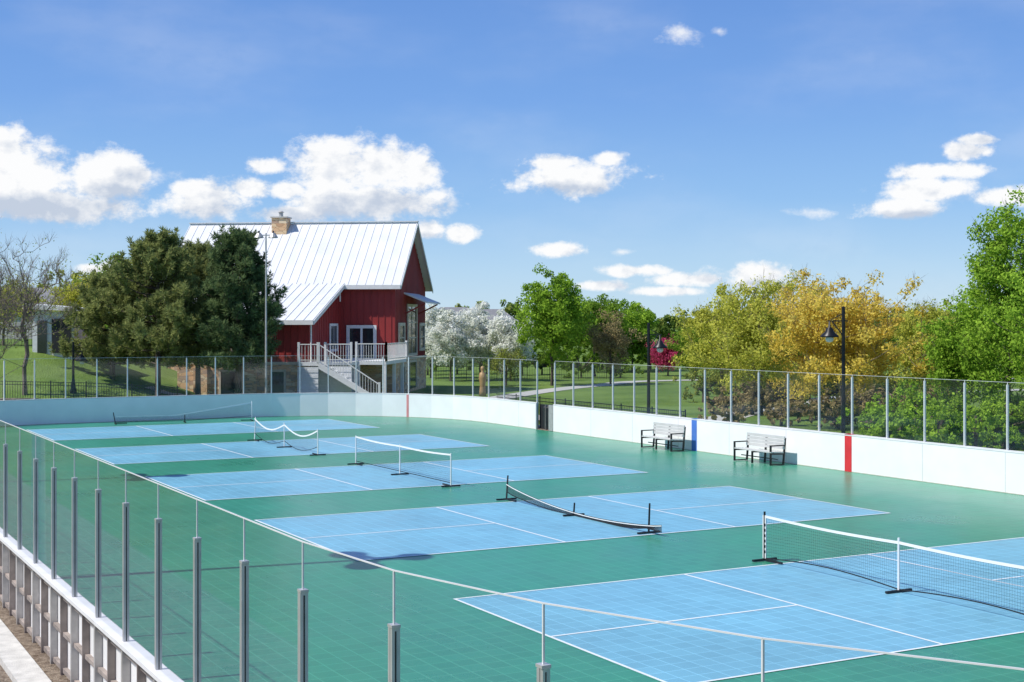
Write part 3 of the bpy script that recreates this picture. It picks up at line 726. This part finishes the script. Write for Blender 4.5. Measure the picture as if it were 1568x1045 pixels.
for k in range(46):
    px=560+k*24+rng.uniform(-14,14); Y=rng.uniform(190,260); H=rng.uniform(5.5,8.2)-(1.2 if 980<px<1080 else 0)
    (its if k%3 else its2).append((at(px,Y),Y,rng.uniform(3,4.6),3,H))
mass('distant_trees',its,2000,.27,LM['dgreen'],74); mass('distant_trees',its2,2000,.27,LM['olive'],75)
its=[]
for k in range(30):
    px=-500+k*42+rng.uniform(-20,20); Y=rng.uniform(125,170); its.append((at(px,Y),Y,rng.uniform(3,4.2),3,rng.uniform(5,7)))
mass('distant_trees',its,1800,.19,LM['olive'],76)
its=[]
for k in range(24):
    px=860+k*44+rng.uniform(-20,20); Y=rng.uniform(120,150); its.append((at(px,Y),Y,rng.uniform(2.4,3.6),3,rng.uniform(4.2,5.6)-(1.5 if px<1080 else 0)))
mass('distant_trees',its,2400,.155,LM['green'],77)
its=[(at(px,Y),Y,2.4,2.4,h) for px,Y,h in ((655,118,2.6),(700,120,2.5),(745,121,2.4),(800,118,2.6),(830,119,2.4),(890,112,2.2),(950,112,2.0))]
mass('dark_hedge',its,2600,.10,LM['bush'],78)
# ------------------------------------------------------------ paths, railings, small things
s=MB()
def ribbon(pts,w,z=.012,m=None):
    m=m or M['path']; L_=[];R_=[]
    for i,p in enumerate(pts):
        a=Vector(pts[max(0,i-1)]);b=Vector(pts[min(len(pts)-1,i+1)]); t=(b-a).normalized(); n=Vector((-t.y,t.x))*w/2
        L_.append((p[0]+n.x,p[1]+n.y,gz(*p)+z)); R_.append((p[0]-n.x,p[1]-n.y,gz(*p)+z))
    for i in range(len(pts)-1): s.quad([R_[i],R_[i+1],L_[i+1],L_[i]],m)
def smooth(pts,n=8):
    out=[]
    for i in range(len(pts)-1):
        p0=pts[max(0,i-1)];p1=pts[i];p2=pts[i+1];p3=pts[min(len(pts)-1,i+2)]
        for k in range(n):
            t=k/n; out.append(tuple(.5*((2*p1[c])+(-p0[c]+p2[c])*t+(2*p0[c]-5*p1[c]+4*p2[c]-p3[c])*t*t+(-p0[c]+3*p1[c]-3*p2[c]+p3[c])*t**3) for c in (0,1)))
    return out+[pts[-1]]
ribbon(smooth([P(22.5,v) for v in (-40,-20,0,15,25,33,40)]+[(-2,70),(-6,74),(-20,75.5)]),1.8)
ribbon(smooth([P(22.5,22),(9,62),(15,75),(24,86),(45,95),(90,100)]),1.8,.018)
ribbon(smooth([(-3,72),(0,84),(6,98),(16,108),(60,112)]),1.8,.024)
s.obj('footpath')
def iron(pts,h=1.2,sp=.12,every=18):
    s=MB(); 
    for i in range(len(pts)-1):
        a=Vector((*pts[i],gz(*pts[i])));b=Vector((*pts[i+1],gz(*pts[i+1]))); up=Vector((0,0,1)); L_=(b-a).length; n=int(L_/sp)
        for zz in (.12,h-.15,h): s.beam(a+up*zz,b+up*zz,.03,.03,M['blackm'])
        for k in range(n): c=a+(b-a)*k/n; w_=.05 if k%every==0 else .016; s.beam(c,c+up*(h+(.08 if k%every==0 else 0)),w_,w_,M['blackm'])
    s.obj('iron_fence')
iron([P(20.6,18),P(20.6,33)],1.15); iron([(-31,66.5),(-27,66.8),(-21,67.5),(-16.5,68)],1.25)
iron([(-6,108),(3,109),(9,111)],1.2,.2,12)
iron([(-60,80),(-40,80.5),(-27,81)],1.2,.2,12)
s=MB(); s.box(-34,-22.5,64.6,65.1,-.2,.9,M['stone2']); s.obj('stone_retaining_wall')
e=empty('wood_statue',loc=(at(739,84),84,0)); s=MB(); s.lathe((0,0,0),[(0,0),(.22,0),(.2,.3),(.16,.7),(.24,1.1),(.2,1.4),(.08,1.5),(.13,1.62),(.12,1.78),(0,1.86)],M['bronze'],12); s.obj('figure',e,smooth=True)
e=empty('equipment_shed'); s=MB(); x=at(80,76)
z0=gz(x,76)+.5; s.box(x-1.1,x+1.2,76,78.5,z0-1.0,z0+1.9,M['lap']); s.hexa([(x-1.5,75.6,z0+2.05),(x+1.6,75.6,z0+1.9),(x+1.6,78.8,z0+1.9),(x-1.5,78.8,z0+2.05),(x-1.5,75.6,z0+2.35),(x+1.6,75.6,z0+2.1),(x+1.6,78.8,z0+2.1),(x-1.5,78.8,z0+2.35)],M['trim']); s.obj('body',e)
s=MB(); s.box(x+.0,x+1.05,75.9,75.97,z0-.4,z0+1.5,M['black']); s.box(x-.8,x-.3,75.9,75.97,z0-.4,z0+1.4,M['win']); s.obj('openings',e)
def house(x,y,w,d,h,rh):
    e=empty('distant_house'); z=gz(x,y); s=MB(); s.box(x-w/2,x+w/2,y,y+d,z-1,z+h,M['housew']); s.obj('walls',e)
    s=MB(); a=[(x-w/2-.4,y-.4,z+h),(x+w/2+.4,y-.4,z+h),(x+w/2+.4,y+d+.4,z+h),(x-w/2-.4,y+d+.4,z+h)]
    r0=(x-w/4,y+d/2,z+h+rh); r1=(x+w/4,y+d/2,z+h+rh)
    s.quad([a[0],a[1],r1,r0],M['roofgrey']); s.quad([a[2],a[3],r0,r1],M['roofgrey']); s.quad([a[1],a[2],r1],M['roofgrey']); s.quad([a[3],a[0],r0],M['roofgrey']); s.obj('roof',e)
    s=MB()
    for k in range(4): s.box(x-w/2+.8+k*w/4,x-w/2+1.8+k*w/4,y-.03,y-.005,z+h*.55,z+h*.85,M['win'])
    s.obj('windows',e)
house(at(693,175),175,7,8,5.0,1.6); house(at(745,182),182,8,8,4.6,1.8); house(at(20,120),120,8,8,3.0,1.6)
# ------------------------------------------------------------ sky
SUN_EL=52; sx,sy=-.94,-.34
w=D.worlds.new('World'); scn.world=w; w.use_nodes=True; nt=w.node_tree; N=nt.nodes; L=nt.links
w.cycles.sampling_method='NONE'
for n_ in list(N): N.remove(n_)
out=N.new('ShaderNodeOutputWorld'); bg=N.new('ShaderNodeBackground'); sky=N.new('ShaderNodeTexSky')
sky.sky_type='NISHITA'; sky.sun_disc=False; sky.sun_elevation=rad(SUN_EL); sky.sun_rotation=math.atan2(sx,sy)%(2*math.pi)
sky.air_density=1.0; sky.dust_density=.3; sky.ozone_density=2.0; sky.altitude=200
bg.inputs[1].default_value=.12
clouds=[(30,262,100,50),(150,274,95,42),(8,225,50,36),(215,270,22,18),(90,315,140,30),
(318,308,84,30),(290,290,46,16),(385,290,38,18),
(520,262,80,56),(508,236,50,32),(590,258,82,44),(638,262,42,40),(560,308,130,34),(440,292,34,16),(410,254,30,15),
(652,352,30,17),(708,358,28,15),(440,328,60,14),
(872,274,100,28),(848,250,46,17),(930,244,28,12),
(1375,320,76,16),(1420,290,66,20),(1440,262,80,14),(1482,232,46,15),(1500,215,30,10),(1552,300,54,15),
(850,384,46,13),(980,415,54,11),(1060,428,72,12),(1155,424,66,22),(920,438,50,9),(1020,446,60,8),(150,412,44,13)]
wisps=[(1046,50,52,22),(1250,326,60,12),(955,386,30,8),(690,312,20,22),(1420,300,110,44),(1100,48,18,10),(240,270,60,26),(590,300,130,60)]
greys=[(80,325,170,34),(325,330,95,22),(570,318,140,34),(875,293,95,16),(1380,334,80,14),(1160,440,80,12),(655,364,34,10),(420,330,90,18),(180,296,80,16)]
def mth(op,a,b=None,c=None):
    n_=nt.nodes.new('ShaderNodeMath'); n_.operation=op
    for i,v_ in enumerate((a,b,c)):
        if v_ is None: continue
        if isinstance(v_,(int,float)): n_.inputs[i].default_value=v_
        else: nt.links.new(v_,n_.inputs[i])
    return n_.outputs[0]
tc=N.new('ShaderNodeTexCoord'); sp=N.new('ShaderNodeSeparateXYZ'); L.new(tc.outputs['Generated'],sp.inputs[0])
az=mth('ARCTAN2',sp.outputs[0],sp.outputs[1]); el=mth('ARCSINE',sp.outputs[2])
cb=N.new('ShaderNodeCombineXYZ'); L.new(az,cb.inputs[0]); L.new(el,cb.inputs[1]); pw=cb.outputs[0]
def field(lst):
    best=None
    for (cx,cy,rx,ry) in lst:
        a_=math.atan((cx-784)/2096); e_=math.atan((496-cy)/2096*math.cos(a_))
        ml=N.new('ShaderNodeVectorMath'); ml.operation='MULTIPLY_ADD'; L.new(pw,ml.inputs[0]); ml.inputs[1].default_value=(2096/rx,2096/ry,0); ml.inputs[2].default_value=(-a_*2096/rx,-e_*2096/ry,0)
        ln_=N.new('ShaderNodeVectorMath'); ln_.operation='LENGTH'; L.new(ml.outputs[0],ln_.inputs[0])
        best=ln_.outputs['Value'] if best is None else mth('MINIMUM',best,ln_.outputs['Value'])
    return best
best=field(clouds); wb=field(wisps); gb=field(greys)
mp=N.new('ShaderNodeMapping'); mp.inputs['Scale'].default_value=(1,1.3,1); L.new(pw,mp.inputs[0])
def nzz(off,sc,det,rg=.6):
    a=N.new('ShaderNodeVectorMath'); a.operation='ADD'; L.new(mp.outputs[0],a.inputs[0]); a.inputs[1].default_value=off
    n=N.new('ShaderNodeTexNoise'); n.inputs['Scale'].default_value=sc; n.inputs['Detail'].default_value=det; n.inputs['Roughness'].default_value=rg; L.new(a.outputs[0],n.inputs['Vector']); return n.outputs['Fac']
n0=nzz((0,0,0),30,9,.66); n1=nzz((-.005,.012,0),30,3,.5)
d0=mth('ADD',mth('SUBTRACT',1.08,mth('MINIMUM',best,2.4)),mth('MULTIPLY',mth('SUBTRACT',n0,.5),2.7))
al=N.new('ShaderNodeMapRange'); al.interpolation_type='SMOOTHSTEP'; al.inputs[1].default_value=-.08; al.inputs[2].default_value=.58; L.new(d0,al.inputs[0])
dw=mth('ADD',mth('SUBTRACT',.75,mth('MINIMUM',wb,2.4)),mth('MULTIPLY',mth('SUBTRACT',n0,.5),3.4))
aw=N.new('ShaderNodeMapRange'); aw.interpolation_type='SMOOTHSTEP'; aw.inputs[1].default_value=-.1; aw.inputs[2].default_value=1.1; aw.inputs[4].default_value=.8; L.new(dw,aw.inputs[0])
gy=N.new('ShaderNodeMapRange'); gy.interpolation_type='SMOOTHSTEP'; gy.inputs[1].default_value=1.15; gy.inputs[2].default_value=.35; L.new(gb,gy.inputs[0])
shv=mth('SUBTRACT',mth('MULTIPLY',mth('SUBTRACT',n0,n1),1.7),mth('MULTIPLY',gy.outputs[0],.42))
sh=N.new('ShaderNodeMapRange'); sh.inputs[1].default_value=-.52; sh.inputs[2].default_value=.0; L.new(shv,sh.inputs[0])
cr=N.new('ShaderNodeValToRGB'); cr.color_ramp.elements[0].color=(.56,.63,.75,1); cr.color_ramp.elements[1].color=(1.0,1.0,1.0,1); L.new(sh.outputs[0],cr.inputs[0])
cbk=N.new('ShaderNodeBackground'); cbk.inputs[1].default_value=1.0; L.new(cr.outputs[0],cbk.inputs[0])
gr=N.new('ShaderNodeValToRGB'); e=gr.color_ramp.elements
e[0].position=0; e[0].color=(.54,.75,.93,1); e[1].position=1; e[1].color=(.06,.16,.45,1)
for p_,c_ in ((.04,(.42,.66,.93)),(.09,(.26,.51,.90)),(.16,(.17,.38,.84)),(.26,(.12,.29,.74)),(.5,(.09,.22,.58))):
    q=e.new(p_); q.color=(*c_,1)
L.new(el,gr.inputs[0])
g2=N.new('ShaderNodeBackground'); g2.inputs[1].default_value=1.0; L.new(gr.outputs[0],g2.inputs[0])
L.new(sky.outputs[0],bg.inputs[0])
m0=N.new('ShaderNodeMixShader'); m0.inputs[0].default_value=.82; L.new(bg.outputs[0],m0.inputs[1]); L.new(g2.outputs[0],m0.inputs[2])
vz=N.new('ShaderNodeTexNoise'); vz.inputs['Scale'].default_value=5; vz.inputs['Detail'].default_value=5
vm=N.new('ShaderNodeMapping'); vm.inputs['Scale'].default_value=(1,2.6,1); L.new(pw,vm.inputs[0]); L.new(vm.outputs[0],vz.inputs['Vector'])
vr=N.new('ShaderNodeMapRange'); vr.interpolation_type='SMOOTHSTEP'; vr.inputs[1].default_value=.42; vr.inputs[2].default_value=.8; vr.inputs[4].default_value=.17; L.new(vz.outputs['Fac'],vr.inputs[0])
fac=mth('MAXIMUM',mth('MAXIMUM',mth('MULTIPLY',al.outputs[0],.97),aw.outputs[0]),vr.outputs[0])
mx=N.new('ShaderNodeMixShader'); L.new(fac,mx.inputs[0]); L.new(m0.outputs[0],mx.inputs[1]); L.new(cbk.outputs[0],mx.inputs[2]); L.new(mx.outputs[0],out.inputs[0])
# sun
sd_=D.lights.new('sun','SUN'); sd_.energy=5.0; sd_.angle=rad(.5); sd_.color=(1,.96,.90)
so=D.objects.new('sun',sd_); scn.collection.objects.link(so)
h_=math.hypot(sx,sy); dv=Vector((sx/h_*math.cos(rad(SUN_EL)),sy/h_*math.cos(rad(SUN_EL)),math.sin(rad(SUN_EL))))
so.rotation_euler=dv.to_track_quat('Z','Y').to_euler(); so.location=dv*100
# camera
cd=D.cameras.new('camera'); cam=D.objects.new('camera',cd); scn.collection.objects.link(cam)
cam.location=(0,0,CAMH); cam.rotation_euler=(rad(90),0,0)
cd.sensor_width=36; cd.lens=2096*36/1568; cd.shift_y=-26.5/1568; cd.clip_end=8000; cd.clip_start=.05
scn.camera=cam
scn.view_settings.view_transform='Standard'; scn.view_settings.look='None'; scn.view_settings.exposure=0
